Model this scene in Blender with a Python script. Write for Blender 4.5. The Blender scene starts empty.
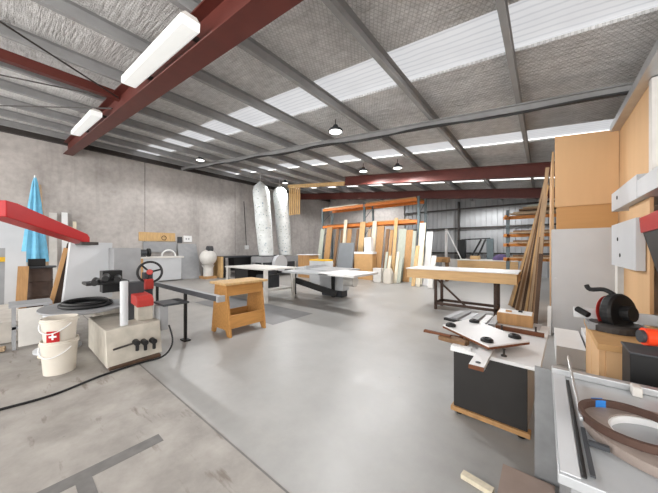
import bpy, bmesh, math, random
from mathutils import Vector, Matrix
random.seed(7)
sc = bpy.context.scene
COL = sc.collection
PI = math.pi

# ------------------------------------------------------------------ materials
def lin(c):
    return tuple((x/12.92 if x <= .04045 else ((x+.055)/1.055)**2.4) for x in [v/255 for v in c]) + (1,)

MATS = {}
def mat(name, rgb, rough=.6, metal=0., var=.0, scale=6., bump=0., bscale=40., stretch=None, spec=.35, emit=0.):
    """Procedural principled material: base colour broken up by noise, optional noise bump."""
    if name in MATS: return MATS[name]
    m = bpy.data.materials.new(name); m.use_nodes = True
    nt = m.node_tree; b = nt.nodes['Principled BSDF']
    b.inputs['Roughness'].default_value = rough
    b.inputs['Metallic'].default_value = metal
    b.inputs['Specular IOR Level'].default_value = spec
    tc = nt.nodes.new('ShaderNodeTexCoord'); mp = nt.nodes.new('ShaderNodeMapping')
    nt.links.new(tc.outputs['Object'], mp.inputs['Vector'])
    if stretch: mp.inputs['Scale'].default_value = stretch
    n = nt.nodes.new('ShaderNodeTexNoise'); n.inputs['Scale'].default_value = scale
    n.inputs['Detail'].default_value = 5
    nt.links.new(mp.outputs['Vector'], n.inputs['Vector'])
    r = nt.nodes.new('ShaderNodeValToRGB')
    c = lin(rgb)
    lo = tuple(max(0, x*(1-var)) for x in c[:3]) + (1,); hi = tuple(min(1, x*(1+var)) for x in c[:3]) + (1,)
    r.color_ramp.elements[0].position = .3; r.color_ramp.elements[1].position = .7
    r.color_ramp.elements[0].color = lo; r.color_ramp.elements[1].color = hi
    nt.links.new(n.outputs['Fac'], r.inputs['Fac'])
    nt.links.new(r.outputs['Color'], b.inputs['Base Color'])
    if bump:
        n2 = nt.nodes.new('ShaderNodeTexNoise'); n2.inputs['Scale'].default_value = bscale
        nt.links.new(mp.outputs['Vector'], n2.inputs['Vector'])
        bp = nt.nodes.new('ShaderNodeBump'); bp.inputs['Strength'].default_value = bump
        bp.inputs['Distance'].default_value = .02
        nt.links.new(n2.outputs['Fac'], bp.inputs['Height']); nt.links.new(bp.outputs['Normal'], b.inputs['Normal'])
    if emit:
        b.inputs['Emission Color'].default_value = c; b.inputs['Emission Strength'].default_value = emit
    MATS[name] = m
    return m

class NT:
    """tiny helper for longer node graphs"""
    def __init__(s, name):
        s.m = bpy.data.materials.new(name); s.m.use_nodes = True
        s.t = s.m.node_tree; s.b = s.t.nodes['Principled BSDF']
    def n(s, kind, **kw):
        x = s.t.nodes.new('ShaderNode'+kind)
        for k, v in kw.items():
            if hasattr(x, k): setattr(x, k, v)
        return x
    def l(s, a, b): s.t.links.new(a, b)
    def math(s, op, a, b=None, clamp=False):
        x = s.n('Math', operation=op); x.use_clamp = clamp
        for i, v in enumerate((a, b)):
            if v is None: continue
            if isinstance(v, (int, float)): x.inputs[i].default_value = v
            else: s.l(v, x.inputs[i])
        return x.outputs[0]
    def noise(s, vec, scale, detail=5, rough=.55):
        x = s.n('TexNoise'); x.inputs['Scale'].default_value = scale; x.inputs['Detail'].default_value = detail
        x.inputs['Roughness'].default_value = rough; s.l(vec, x.inputs['Vector']); return x.outputs['Fac']
    def ramp(s, fac, p0, p1, c0=(0,0,0,1), c1=(1,1,1,1)):
        x = s.n('ValToRGB'); e = x.color_ramp.elements
        e[0].position = p0; e[1].position = p1; e[0].color = c0; e[1].color = c1
        s.l(fac, x.inputs['Fac']); return x.outputs['Color']
    def mix(s, fac, a, b, blend='MIX'):
        x = s.n('MixRGB', blend_type=blend)
        for i, v in enumerate((fac, a, b)):
            if isinstance(v, (int, float)): x.inputs[i].default_value = v
            elif isinstance(v, tuple): x.inputs[i].default_value = v
            else: s.l(v, x.inputs[i])
        return x.outputs[0]

def floor_mat():
    g = NT('painted_concrete_floor')
    geo = g.n('NewGeometry'); pos = geo.outputs['Position']
    sep = g.n('SeparateXYZ'); g.l(pos, sep.inputs[0]); X, Y = sep.outputs[0], sep.outputs[1]
    big = g.noise(pos, .55, 6); mid = g.noise(pos, 2.2, 8, .65); fine = g.noise(pos, 14, 6)
    paint = g.mix(g.ramp(mid, .32, .7), lin((150,149,147)), lin((166,165,163)))
    dusty = g.mix(g.ramp(mid, .3, .68), lin((132,127,122)), lin((170,165,159)))
    # dust lies on the bare slab on the machine side of the control joint
    wob = g.math('MULTIPLY', g.math('SUBTRACT', big, .5), .9)
    side = g.math('SUBTRACT', 1.12, g.math('ADD', Y, g.math('MULTIPLY', wob, .06)))
    f1 = g.math('MULTIPLY', side, 60, True)
    far = g.math('MULTIPLY', g.math('SUBTRACT', g.math('MULTIPLY', X, -1), g.math('ADD', 4.6, g.math('MULTIPLY', wob, 3.))), 1.2, True)
    col = g.mix(g.math('MAXIMUM', f1, g.math('MULTIPLY', far, .7)), paint, dusty)
    # brown dirt streaks swept along the slab on the dusty side
    mp = g.n('Mapping'); mp.inputs['Scale'].default_value = (2.2, 11, 1); mp.inputs['Rotation'].default_value = (0, 0, .12)
    g.l(pos, mp.inputs['Vector'])
    st = g.noise(mp.outputs['Vector'], .9, 6, .6)
    stf = g.math('MULTIPLY', g.ramp(st, .6, .7), g.math('MULTIPLY', f1, .7))
    col = g.mix(stf, col, lin((104, 92, 82)))
    # scuffs and specks everywhere
    vo = g.n('TexVoronoi'); vo.inputs['Scale'].default_value = 2.6; g.l(pos, vo.inputs['Vector'])
    spk = g.ramp(vo.outputs['Distance'], .025, .045, (1,1,1,1), (0,0,0,1))
    keep = g.math('GREATER_THAN', fine, .53)
    col = g.mix(g.math('MULTIPLY', g.math('MULTIPLY', spk, keep), .75), col, lin((70, 66, 62)))
    wear = g.ramp(g.noise(pos, 1.3, 9, .7), .56, .75)
    col = g.mix(g.math('MULTIPLY', wear, .3), col, lin((186, 182, 176)))
    g.l(col, g.b.inputs['Base Color'])
    rr = g.ramp(mid, .3, .75, (.34,.34,.34,1), (.52,.52,.52,1))
    rf = g.mix(f1, rr, (.6,.6,.6,1)); g.l(rf, g.b.inputs['Roughness'])
    g.b.inputs['Specular IOR Level'].default_value = .5
    bp = g.n('Bump'); bp.inputs['Strength'].default_value = .12; bp.inputs['Distance'].default_value = .01
    g.l(fine, bp.inputs['Height']); g.l(bp.outputs[0], g.b.inputs['Normal'])
    return g.m

def concrete_mat():
    g = NT('tilt_panel_concrete')
    pos = g.n('NewGeometry').outputs['Position']
    a = g.noise(pos, .8, 8, .62); b = g.noise(pos, 5, 8, .6)
    col = g.mix(g.ramp(a, .3, .7), lin((158,152,148)), lin((196,190,186)))
    col = g.mix(.35, col, g.mix(g.ramp(b, .3, .7), lin((136,131,128)), lin((196,191,187))))
    mp = g.n('Mapping'); mp.inputs['Scale'].default_value = (1, 3.5, .35); g.l(pos, mp.inputs['Vector'])
    dr = g.ramp(g.noise(mp.outputs[0], .9, 6, .6), .54, .74)
    col = g.mix(g.math('MULTIPLY', dr, .35), col, lin((124,119,116)))
    g.l(col, g.b.inputs['Base Color']); g.b.inputs['Roughness'].default_value = .85
    bp = g.n('Bump'); bp.inputs['Strength'].default_value = .15; bp.inputs['Distance'].default_value = .01
    g.l(b, bp.inputs['Height']); g.l(bp.outputs[0], g.b.inputs['Normal'])
    return g.m

def insulation_mat():
    """silver foil sagging over a diamond safety mesh"""
    g = NT('foil_insulation')
    pos = g.n('NewGeometry').outputs['Position']
    sep = g.n('SeparateXYZ'); g.l(pos, sep.inputs[0]); X, Y = sep.outputs[0], sep.outputs[1]
    a = g.math('ADD', X, g.math('MULTIPLY', Y, .62)); b = g.math('SUBTRACT', X, g.math('MULTIPLY', Y, .62))
    def line(v):
        f = g.math('FRACT', g.math('MULTIPLY', v, 17.))
        return g.math('LESS_THAN', g.math('ABSOLUTE', g.math('SUBTRACT', f, .5)), .11)
    net = g.math('MAXIMUM', line(a), line(b))
    big = g.noise(pos, 1.6, 6, .6); mid = g.noise(pos, 7, 6, .65)
    col = g.mix(g.ramp(big, .3, .7), lin((205,204,203)), lin((236,235,234)))
    col = g.mix(.45, col, g.mix(g.ramp(mid, .35, .65), lin((176,175,174)), lin((240,240,240))))
    col = g.mix(g.math('MULTIPLY', net, .3), col, lin((112,110,107)))
    mp = g.n('Mapping'); mp.inputs['Scale'].default_value = (.8, 9, 1); g.l(pos, mp.inputs['Vector'])
    fold = g.noise(mp.outputs[0], 2.2, 6, .65)
    col = g.mix(g.math('MULTIPLY', g.ramp(fold, .5, .68), .3), col, lin((138,136,133)))
    g.l(col, g.b.inputs['Base Color'])
    g.b.inputs['Metallic'].default_value = .0; g.b.inputs['Roughness'].default_value = .5
    h = g.math('ADD', g.math('ADD', g.math('MULTIPLY', big, 1.5), g.math('MULTIPLY', fold, 1.2)), g.math('ADD', mid, g.math('MULTIPLY', net, -.25)))
    bp = g.n('Bump'); bp.inputs['Strength'].default_value = .8; bp.inputs['Distance'].default_value = .07
    g.l(h, bp.inputs['Height']); g.l(bp.outputs[0], g.b.inputs['Normal'])
    return g.m

def skylight_mat(strength):
    """daylight glowing through ribbed fibreglass roof sheet"""
    g = NT('ribbed_skylight_sheet')
    pos = g.n('NewGeometry').outputs['Position']
    sep = g.n('SeparateXYZ'); g.l(pos, sep.inputs[0])
    Y = sep.outputs[1]
    rib = g.math('FRACT', g.math('MULTIPLY', g.math('ADD', Y, g.math('MULTIPLY', g.noise(pos, 3, 4), .05)), 9.))
    ribf = g.ramp(g.math('ABSOLUTE', g.math('SUBTRACT', rib, .5)), .0, .2, (.7,.72,.76,1), (.97,.98,1,1))
    col = g.mix(g.math('MULTIPLY', g.ramp(g.noise(pos, 1.7, 6), .45, .7), .25), ribf, (.66,.68,.72,1))
    g.l(col, g.b.inputs['Emission Color']); g.b.inputs['Emission Strength'].default_value = strength
    g.b.inputs['Base Color'].default_value = (.2,.2,.21,1); g.b.inputs['Roughness'].default_value = .5
    return g.m

def wood_mat(name, rgb, var=.16, along='Z', scale=3.):
    st = {'X': (1, 9, 9), 'Y': (9, 1, 9), 'Z': (9, 9, 1)}[along]
    return mat(name, rgb, .62, 0, var, scale, 0, 40, st)

def dotted_mat():
    g = NT('speckled_filter_cloth')
    tc = g.n('TexCoord').outputs['Object']
    vo = g.n('TexVoronoi'); vo.inputs['Scale'].default_value = 7; g.l(tc, vo.inputs['Vector'])
    dot = g.ramp(vo.outputs['Distance'], .16, .24, (1,1,1,1), (0,0,0,1))
    base = g.mix(g.ramp(g.noise(tc, 3, 4), .3, .7), lin((196,200,200)), lin((224,227,226)))
    dc = g.mix(g.ramp(g.noise(tc, 5, 2), .45, .55), lin((92,130,150)), lin((130,140,120)))
    g.l(g.mix(g.math('MULTIPLY', dot, .85), base, dc), g.b.inputs['Base Color'])
    g.b.inputs['Roughness'].default_value = .9
    return g.m

M = dict(
 floor=floor_mat(), concrete=concrete_mat(), foil=insulation_mat(), skylight=skylight_mat(.56), bag=dotted_mat(),
 purlin=mat('galvanised_steel', (146,146,146), .5, .1, .1, 4),
 red_steel=mat('red_oxide_paint', (88,40,33), .5, 0, .12, 5),
 clad=mat('grey_wall_sheeting', (158,160,162), .55, .1, .06, 2),
 dark_steel=mat('dark_steel', (62,58,56), .5, .3, .15, 8),
 brown_steel=mat('brown_steel', (70,54,46), .55, .2, .2, 8),
 black=mat('black_plastic', (24,24,25), .5, 0, .15, 9),
 black_pan=mat('black_melamine', (44,42,41), .45, 0, .12, 5),
 charcoal=mat('charcoal_paint', (58,60,64), .5, 0, .1, 6),
 white=mat('white_melamine', (228,228,228), .4, 0, .03, 3),
 offwhite=mat('off_white_paint', (206,203,198), .5, 0, .07, 6),
 cream_machine=mat('worn_machine_enamel', (182,176,165), .45, 0, .14, 7),
 lightgrey=mat('light_grey_melamine', (190,192,195), .4, 0, .04, 3),
 midgrey=mat('mid_grey_paint', (150,151,153), .5, 0, .08, 5),
 tablegrey=mat('ground_steel_plate', (172,175,178), .33, .25, .08, 6),
 cast=mat('grey_enamel_steel', (142,144,146), .42, .1, .14, 9),
 alu=mat('aluminium', (196,198,200), .35, .7, .06, 8),
 red=mat('glossy_red_paint', (166,12,20), .35, 0, .1, 4),
 red2=mat('faded_red_paint', (172,54,48), .45, 0, .12, 8),
 orange=mat('orange_rack_paint', (206,120,52), .45, 0, .1, 5),
 orangered=mat('orange_plastic', (236,74,38), .4, 0, .06, 5),
 rackblue=mat('rack_upright_grey', (96,108,112), .5, .2, .1, 6),
 ply=wood_mat('plywood', (204,166,124), .04, 'Z', .6),
 ply_dark=wood_mat('dark_plywood', (186,142,92), .04, 'X', 2),
 mdf=mat('mdf', (190,150,102), .7, 0, .07, 5),
 mdf_edge=wood_mat('mdf_edge', (200,164,118), .1, 'X', 3),
 saw_wood=wood_mat('sawhorse_plywood', (184,134,76), .14, 'Y', 3),
 pine=wood_mat('pine', (196,162,114), .16, 'Z', 3),
 pale=wood_mat('pale_board', (214,204,182), .1, 'Z', 3),
 tan=wood_mat('tan_board', (172,132,88), .16, 'Z', 3),
 brown=wood_mat('brown_board', (124,94,66), .2, 'Z', 3),
 rough=wood_mat('rough_sawn_timber', (168,144,116), .2, 'Z', 3),
 rough_dark=wood_mat('dark_rough_timber', (80,60,46), .25, 'Z', 3),
 darkpanel=wood_mat('dark_veneer', (66,50,40), .2, 'Z', 3),
 rack_tan=mat('dull_orange_paint', (196,126,56), .5, 0, .12, 6),
 walnut=wood_mat('walnut_edge', (104,62,38), .2, 'X', 4),
 greygreen=wood_mat('grey_green_board', (168,172,160), .1, 'Z', 3),
 greysheet=mat('grey_sheet', (122,126,130), .5, 0, .06, 3),
 blue=mat('blue_cloth', (112,176,206), .9, 0, .16, 4),
 yellow=mat('yellow_plastic', (222,176,40), .5, 0, .05, 4),
 lampwhite=mat('lit_diffuser', (214,216,214), .4, 0, 0, 3, emit=.55),
 lamplit=mat('high_bay_lens', (255,253,248), .4, 0, 0, 3, emit=2.2),
 bandbrown=mat('brown_edge_banding', (74,54,46), .5, 0, .12, 30),
 bandgrey=mat('grey_brown_edge_banding', (138,126,119), .5, 0, .12, 30),
 bluetape=mat('blue_tape', (44,116,190), .5, 0, .05, 6),
 tape=mat('grey_floor_tape', (112,110,108), .6, 0, .15, 12),
 cardboard=mat('pinkish_cardboard', (160,142,132), .8, 0, .1, 5),
 concrete_pale=mat('pale_dusty_slab', (184,178,170), .8, 0, .1, 6),
 glassy=mat('translucent_white_plastic', (206,199,188), .35, 0, .04, 5),
 purple=mat('purple_cloth', (88,74,110), .9, 0, .2, 5),
)

# ------------------------------------------------------------------ mesh builder
class B:
    def __init__(s): s.v = []; s.f = []; s.sm = False
    def add(s, vs, fs):
        o = len(s.v); s.v += [Vector(v) for v in vs]; s.f += [[i+o for i in f] for f in fs]; return s
    def box(s, x0, x1, y0, y1, z0, z1):
        return s.add([(x0,y0,z0),(x1,y0,z0),(x1,y1,z0),(x0,y1,z0),(x0,y0,z1),(x1,y0,z1),(x1,y1,z1),(x0,y1,z1)],
                     [(0,3,2,1),(4,5,6,7),(0,1,5,4),(1,2,6,5),(2,3,7,6),(3,0,4,7)])
    def extrude(s, poly, p0, p1, up=(0,0,1)):
        """sweep polygon [(side, up)] from p0 to p1"""
        p0, p1 = Vector(p0), Vector(p1); d = (p1-p0).normalized(); up = Vector(up)
        sd = d.cross(up).normalized(); u = sd.cross(d)
        n = len(poly)
        vs = [p + sd*a + u*b for p in (p0, p1) for a, b in poly]
        fs = [tuple(range(n)), tuple(range(2*n-1, n-1, -1))] + [(i, i+n, (i+1) % n + n, (i+1) % n) for i in range(n)]
        return s.add(vs, fs)
    def beam(s, p0, p1, w, h, up=(0,0,1)):
        return s.extrude([(-w/2,-h/2),(w/2,-h/2),(w/2,h/2),(-w/2,h/2)], p0, p1, up)
    def cyl(s, p0, p1, r0, r1=None, n=16):
        r1 = r0 if r1 is None else r1
        p0, p1 = Vector(p0), Vector(p1); d = (p1-p0).normalized()
        a = d.orthogonal().normalized(); b = d.cross(a)
        ring = lambda p, r: [p + (a*math.cos(2*PI*i/n)+b*math.sin(2*PI*i/n))*r for i in range(n)]
        return s.add(ring(p0, r0)+ring(p1, r1), [tuple(range(n-1,-1,-1)), tuple(range(n, 2*n))] + [(i,(i+1)%n,(i+1)%n+n,i+n) for i in range(n)])
    def lathe(s, c, prof, n=28, sx=1, sy=1, axis=None):
        c = Vector(c); Q = Matrix.Identity(3) if axis is None else Vector((0,0,1)).rotation_difference(Vector(axis)).to_matrix()
        vs = [c + Q @ Vector((r*sx*math.cos(2*PI*i/n), r*sy*math.sin(2*PI*i/n), z)) for r, z in prof for i in range(n)]
        fs = [(k*n+i, k*n+(i+1)%n, (k+1)*n+(i+1)%n, (k+1)*n+i) for k in range(len(prof)-1) for i in range(n)]
        if prof[0][0] > 1e-4: fs.append(tuple(range(n-1,-1,-1)))
        if prof[-1][0] > 1e-4: fs.append(tuple((len(prof)-1)*n+i for i in range(n)))
        return s.add(vs, fs)
    def torus(s, c, R, r, axis=(0,0,1), n=40, m=10, sx=1, sy=1, sz=1):
        c = Vector(c); Q = Vector((0,0,1)).rotation_difference(Vector(axis)).to_matrix()
        vs = [c + Q @ Vector(((R+r*math.cos(2*PI*j/m))*math.cos(2*PI*i/n)*sx, (R+r*math.cos(2*PI*j/m))*math.sin(2*PI*i/n)*sy, r*sz*math.sin(2*PI*j/m)))
              for i in range(n) for j in range(m)]
        return s.add(vs, [(i*m+j, ((i+1)%n)*m+j, ((i+1)%n)*m+(j+1)%m, i*m+(j+1)%m) for i in range(n) for j in range(m)])
    def ringband(s, c, r0, r1, h, n=48):
        """flat coil: annulus of rectangular section standing h high"""
        c = Vector(c); vs = []
        for r, z in ((r0,0),(r1,0),(r1,h),(r0,h)):
            vs += [c + Vector((r*math.cos(2*PI*i/n), r*math.sin(2*PI*i/n), z)) for i in range(n)]
        return s.add(vs, [(k*n+i, k*n+(i+1)%n, ((k+1)%4)*n+(i+1)%n, ((k+1)%4)*n+i) for k in range(4) for i in range(n)])
    def tube(s, pts, r, n=8, sub=6):
        P = [Vector(p) for p in pts]
        if sub > 1 and len(P) > 2:
            Q = []
            for i in range(len(P)-1):
                a, b, c, d = P[max(i-1,0)], P[i], P[i+1], P[min(i+2,len(P)-1)]
                for k in range(sub):
                    t = k/sub
                    Q.append(.5*((2*b)+(c-a)*t+(2*a-5*b+4*c-d)*t*t+(3*b-a-3*c+d)*t**3))
            P = Q+[P[-1]]
        o = len(s.v); vs = []; prev = None
        for i, p in enumerate(P):
            d = (P[min(i+1,len(P)-1)]-P[max(i-1,0)]).normalized()
            a = (d.orthogonal() if prev is None else prev-d*prev.dot(d)).normalized(); prev = a; b = d.cross(a)
            vs += [p+(a*math.cos(2*PI*k/n)+b*math.sin(2*PI*k/n))*r for k in range(n)]
        fs = [(i*n+k, i*n+(k+1)%n, (i+1)*n+(k+1)%n, (i+1)*n+k) for i in range(len(P)-1) for k in range(n)]
        fs += [tuple(range(n-1,-1,-1)), tuple((len(P)-1)*n+k for k in range(n))]
        return s.add(vs, fs)
    def prism(s, pts, vec):
        """polygon of 3-D points pushed along vec"""
        n = len(pts); P = [Vector(p) for p in pts]; w = Vector(vec)
        return s.add(P+[p+w for p in P], [tuple(range(n)), tuple(range(2*n-1,n-1,-1))]+[(i,i+n,(i+1)%n+n,(i+1)%n) for i in range(n)])
    def smooth(s): s.sm = True; return s
    def rot(s, c, ang, axis='Z'):
        c = Vector(c); R = Matrix.Rotation(ang, 3, axis); s.v = [c+R@(v-c) for v in s.v]; return s

def mesh_obj(name, b, m, origin=(0,0,0), parent=None, bevel=0.):
    me = bpy.data.meshes.new(name); o0 = Vector(origin)
    me.from_pydata([v-o0 for v in b.v], [], b.f); me.materials.append(m)
    bm = bmesh.new(); bm.from_mesh(me); bmesh.ops.recalc_face_normals(bm, faces=bm.faces)
    if b.sm:
        for f in bm.faces: f.smooth = True
        for e in bm.edges:
            if len(e.link_faces) == 2 and e.calc_face_angle() > .7: e.smooth = False
    bm.to_mesh(me); bm.free()
    o = bpy.data.objects.new(name, me); COL.objects.link(o)
    if parent: o.parent = parent
    if bevel:
        w = o.modifiers.new('bevel', 'BEVEL'); w.width = bevel; w.segments = 2; w.limit_method = 'ANGLE'
    return o

def bounds(bs):
    vs = [v for b in bs for v in b.v]
    return [(min(v[i] for v in vs), max(v[i] for v in vs)) for i in range(3)]

def tag(o, label, cat, group=None):
    o['label'] = label; o['category'] = cat
    if group: o['group'] = group
    return o

def solo(name, b, m, label, cat, group=None, bevel=0.):
    q = bounds([b]); loc = ((q[0][0]+q[0][1])/2, (q[1][0]+q[1][1])/2, q[2][0])
    o = mesh_obj(name, b, m, loc, None, bevel); o.location = loc
    return tag(o, label, cat, group)

def thing(name, label, cat, parts, group=None, bevel=0.):
    """parts: (name, builder, material[, subparts or part label]) in world coordinates; root Empty stands at the base"""
    q = bounds([p[1] for p in parts]); loc = Vector(((q[0][0]+q[0][1])/2, (q[1][0]+q[1][1])/2, q[2][0]))
    r = bpy.data.objects.new(name, None); r.empty_display_size = .1; COL.objects.link(r); r.location = loc
    tag(r, label, cat, group)
    for p in parts:
        c = mesh_obj(p[0], p[1], p[2], loc, r, bevel)
        for e in p[3:]:
            if isinstance(e, str): c['label'] = e
            else:
                for s_ in e: mesh_obj(s_[0], s_[1], s_[2], loc, c, bevel)
    return r

def struct(name, b, m, label=None):
    o = mesh_obj(name, b, m); o['kind'] = 'structure'
    if label: o['label'] = label
    return o

def dup(root, off, label=None):
    """copy of a thing with copies of its parts and their sub-parts"""
    r = root.copy(); COL.objects.link(r); r.location = root.location + Vector(off)
    if label: r['label'] = label
    for ch in list(root.children):
        c = ch.copy(); COL.objects.link(c); c.parent = r
        for g in list(ch.children):
            d = g.copy(); COL.objects.link(d); d.parent = c
    return r

# ------------------------------------------------------------------ setting
SL = .112                                   # roof fall per metre, high on the left
def roof(x, z0=4.1): return z0 - SL*x
XL, XR, YB, YE = -14., 3., -5., 17.2

struct('floor', B().box(XL-.3, XR+.3, YB-3, YE+.3, -.1, 0), M['floor'])
# left concrete wall made of tilt-up panels with sealed joints
b = B(); y = YB
while y < YE:
    b.box(XL-.15, XL, y, min(y+4.48, YE), 0, roof(XL)-.28); y += 4.5
struct('wall_left', b, M['concrete'])
b = B().box(XL-.2, XL-.02, YB, YE, 0, roof(XL)); struct('wall_left_backing', b, M['dark_steel'])
b = B().box(XL-.05, XL+.12, YB, YE, roof(XL)-.3, roof(XL)-.12); struct('trim_1', b, M['dark_steel'])
# end wall: concrete on the left, ribbed sheeting on girts on the right
struct('wall_end_concrete', B().prism([(XL,YE,0),(-7.4,YE,0),(-7.4,YE,roof(-7.4)),(XL,YE,roof(XL))], (0,.2,0)), M['concrete'])
b = B(); n = 0; x = -7.4; prof = []
while x < XR:
    prof += [(x, 0), (x+.2, 0), (x+.215, -.03), (x+.255, -.03)]; x += .27
pts = [(px, YE+.1+py) for px, py in prof]
vs = [(px, py, 0) for px, py in pts] + [(px, py, roof(px)) for px, py in pts]; k = len(pts)
b.add(vs, [(i, i+1, i+1+k, i+k) for i in range(k-1)])
struct('wall_end_sheeting', b, M['clad'])
b = B()
for z in (1.2, 2.68, 3.82): b.box(-7.4, XR, YE-.1, YE+.05, z-.04, z+.04)
struct('trim_2', b, M['dark_steel'])
struct('trim_3', B().box(-4.0, -3.91, YE-.2, YE+.05, 0, roof(-4)-.3), M['dark_steel'])
struct('wall_right', B().box(XR, XR+.2, 1.6, YE, 0, roof(XR)+.1), M['concrete'])

# roof: foil insulation with skylight strips running down the slope
sky = [(-2.6,-1.75), (3.45,4.33), (7.4,8.2), (12.1,12.9), (15.2,16.)]  # first strip is added, unseen behind the camera, for its light
y = YB; k = 0
def roof_slab(y0, y1, dz=0, t=.04):
    return B().prism([(XL-.2,y0,roof(XL-.2)+dz),(XR+.2,y0,roof(XR+.2)+dz),(XR+.2,y1,roof(XR+.2)+dz),(XL-.2,y1,roof(XL-.2)+dz)], (0,0,t))
for i, (a, c) in enumerate(sky+[(YE+.3, None)]):
    struct('ceiling', roof_slab(y, a), M['foil']); y = c
    if c: struct('window_%d' % (i+1), roof_slab(a-.05, c+.05, .07, .01), M['skylight'])
# purlins: lipped channels running the length of the shed
b0 = [( -.035,0),(.035,0),(.035,.03),(.03,.03),(.03,.006),(-.029,.006),(-.029,.194),(.035,.194),(.035,.2),(-.035,.2)]
x = -.34 + 1.44*2; n = 0
while x > XL:
    struct('purlin', B().extrude(b0, (x,YB,roof(x)-.2), (x,YE,roof(x)-.2)), M['purlin']); x -= 1.44
def ibeam(y, x0, x1, zb, h, w, m, name='rafter'):
    t = .02
    poly = [(-w/2,0),(w/2,0),(w/2,t),(.008,t),(.008,h-t),(w/2,h-t),(w/2,h),(-w/2,h),(-w/2,h-t),(-.008,h-t),(-.008,t),(-w/2,t)]
    return struct(name, B().extrude(poly, (x0,y,zb(x0)), (x1,y,zb(x1))), m)
zb = lambda x: 3.46 - SL*x
ibeam(1.5, XL, XR, zb, .43, .26, M['red_steel'])
ibeam(9.3, -6.7, XR, zb, .36, .2, M['red_steel'])
ibeam(13.4, XL, XR, zb, .4, .22, M['red_steel'])
ibeam(5.5, XL, XR, lambda x: 3.76-SL*x, .13, .1, M['purlin'])
struct('trim_4', B().beam((-10.3,9.3,zb(-10.3)+.08), (-6.7,9.3,zb(-6.7)+.08), .1, .16), M['pine'])
for i in range(6):
    x = -10.28+.14*i
    struct('timber_batten', B().box(x, x+.07, 9.33, 9.38, 3.2, zb(x)), M['pine'])
struct('tie_beam', B().beam((-6.8,-3,4.62), (-6.8,1.5,4.62), .12, .16), M['red_steel'])
for p, q in (((-9.4,-1.8,5.05), (-6.9,1.45,4.6)), ((-12.2,-.8,5.35), (-7.2,1.45,4.5)), ((-4.4,-1.8,4.5),(-6.7,1.45,4.55))):
    struct('brace_rod', B().cyl(p, q, .014, n=8), M['dark_steel'])
b = B().tube([(x, 5.42+.03*math.sin(x*1.7), 3.73-SL*x+.03*math.sin(x*2.3)) for x in [XL+.5+.6*i for i in range(26)]], .02, 6, 3)
struct('roof_cable', b, M['black'])
b = B().tube([(x, 5.47, 3.745-SL*x) for x in (-13.6,-9,-5,-1,2)], .014, 6, 2)
struct('roof_conduit', b, M['dark_steel'])
# control joint in the slab
struct('floor_joint', B().box(-9, -1.0, 1.088, 1.1, 0, .0015), M['tape'])

# plywood partition beside the grey cabinet, aluminium head channel and post
P = B().prism([(.9,4.42,0),(.9,6.6,0),(.9,6.6,3.33),(.9,4.42,3.33)], (.03,0,0))
struct('wall_partition', P, M['ply'])
struct('wall_partition_left', B().box(.11,.14,6.47,9.3,0,3.3), M['ply'])
struct('trim_5', B().beam((.86,3.6,3.36), (.86,6.0,3.36), .12, .1), M['alu'])
struct('trim_6', B().box(.88, .96, 4.32, 4.42, 0, 3.3), M['offwhite'])
struct('wall_low_partition', B().box(.95, .98, 1.3, 4.3, 0, 2.3).box(.716,.74,3.57,4.3,0,1.945), M['ply'])

# ------------------------------------------------------------------ lamps on the ceiling
def batten_light(x0, x1, label, y=1.26):
    z = lambda x: zb(x)+.13
    p0, p1 = Vector((x0,y,z(x0))), Vector((x1,y,z(x1)))
    dn = Vector((0,0,.045))
    return thing('fluorescent_light', label, 'ceiling light', [
        ('housing', B().extrude([(-.1,.05),(.1,.05),(.06,.09),(-.06,.09)], p0, p1), M['offwhite']),
        ('diffuser', B().extrude([(-.1,-.04),(-.085,-.05),(.085,-.05),(.1,-.04),(.1,.05),(-.1,.05)], p0, p1), M['lampwhite']),
        ('bracket', B().box(x0+.3,x0+.34,y,y+.24,z(x0+.3)+.05,z(x0+.3)+.1), M['dark_steel']),
        ('bracket', B().box(x1-.34,x1-.3,y,y+.24,z(x1-.3)+.05,z(x1-.3)+.1), M['dark_steel'])], 'fluorescent lights on the red rafter')
batten_light(-5.2, -2.95, 'long lit fluorescent batten on the red rafter, the large nearer one')
batten_light(-10.3, -7.6, 'small lit fluorescent batten low on the red rafter near the concrete wall')
def highbay(x, y, label):
    z = roof(x)-.3
    thing('high_bay_lamp', label, 'ceiling lamp', [
        ('lamp_shade', B().lathe((x,y,z), [(.17,0),(.175,.02),(.15,.06),(.08,.09),(.05,.16),(0,.165)], 24).smooth(), M['charcoal']),
        ('lens', B().lathe((x,y,z-.015), [(0,0),(.12,0),(.15,.012),(.15,.02),(0,.021)], 24), M['lamplit']),
        ('hanger', B().cyl((x,y,z+.15),(x,y,z+.32),.01), M['dark_steel'])], 'round high bay lamps')
    l = bpy.data.lights.new('high_bay_glow', 'SPOT'); l.energy = 330; l.spot_size = 3.0; l.spot_blend = .25; l.shadow_soft_size = .1
    o = bpy.data.objects.new('high_bay_glow', l); COL.objects.link(o); o.location = (x, y, z-.14)
highbay(-3.8, 4.9, 'round high bay lamp under the foil roof, nearest and largest')
highbay(-3.9, 8.5, 'round high bay lamp just before the far red rafter, right of the pair')
highbay(-5.3, 8.55, 'round high bay lamp just before the far red rafter, left of the pair')
highbay(-10.9, 9.6, 'round high bay lamp above the tall filter bags')
highbay(-9.0, 15.2, 'round high bay lamp behind the farthest red rafter, left of the two there')  # this lamp and the next are added out of sight to light the end wall
highbay(-2.2, 15.2, 'round high bay lamp behind the farthest red rafter, right of the two there')
highbay(-10.6, 4.9, 'round high bay lamp high near the concrete wall, leftmost')

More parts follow.
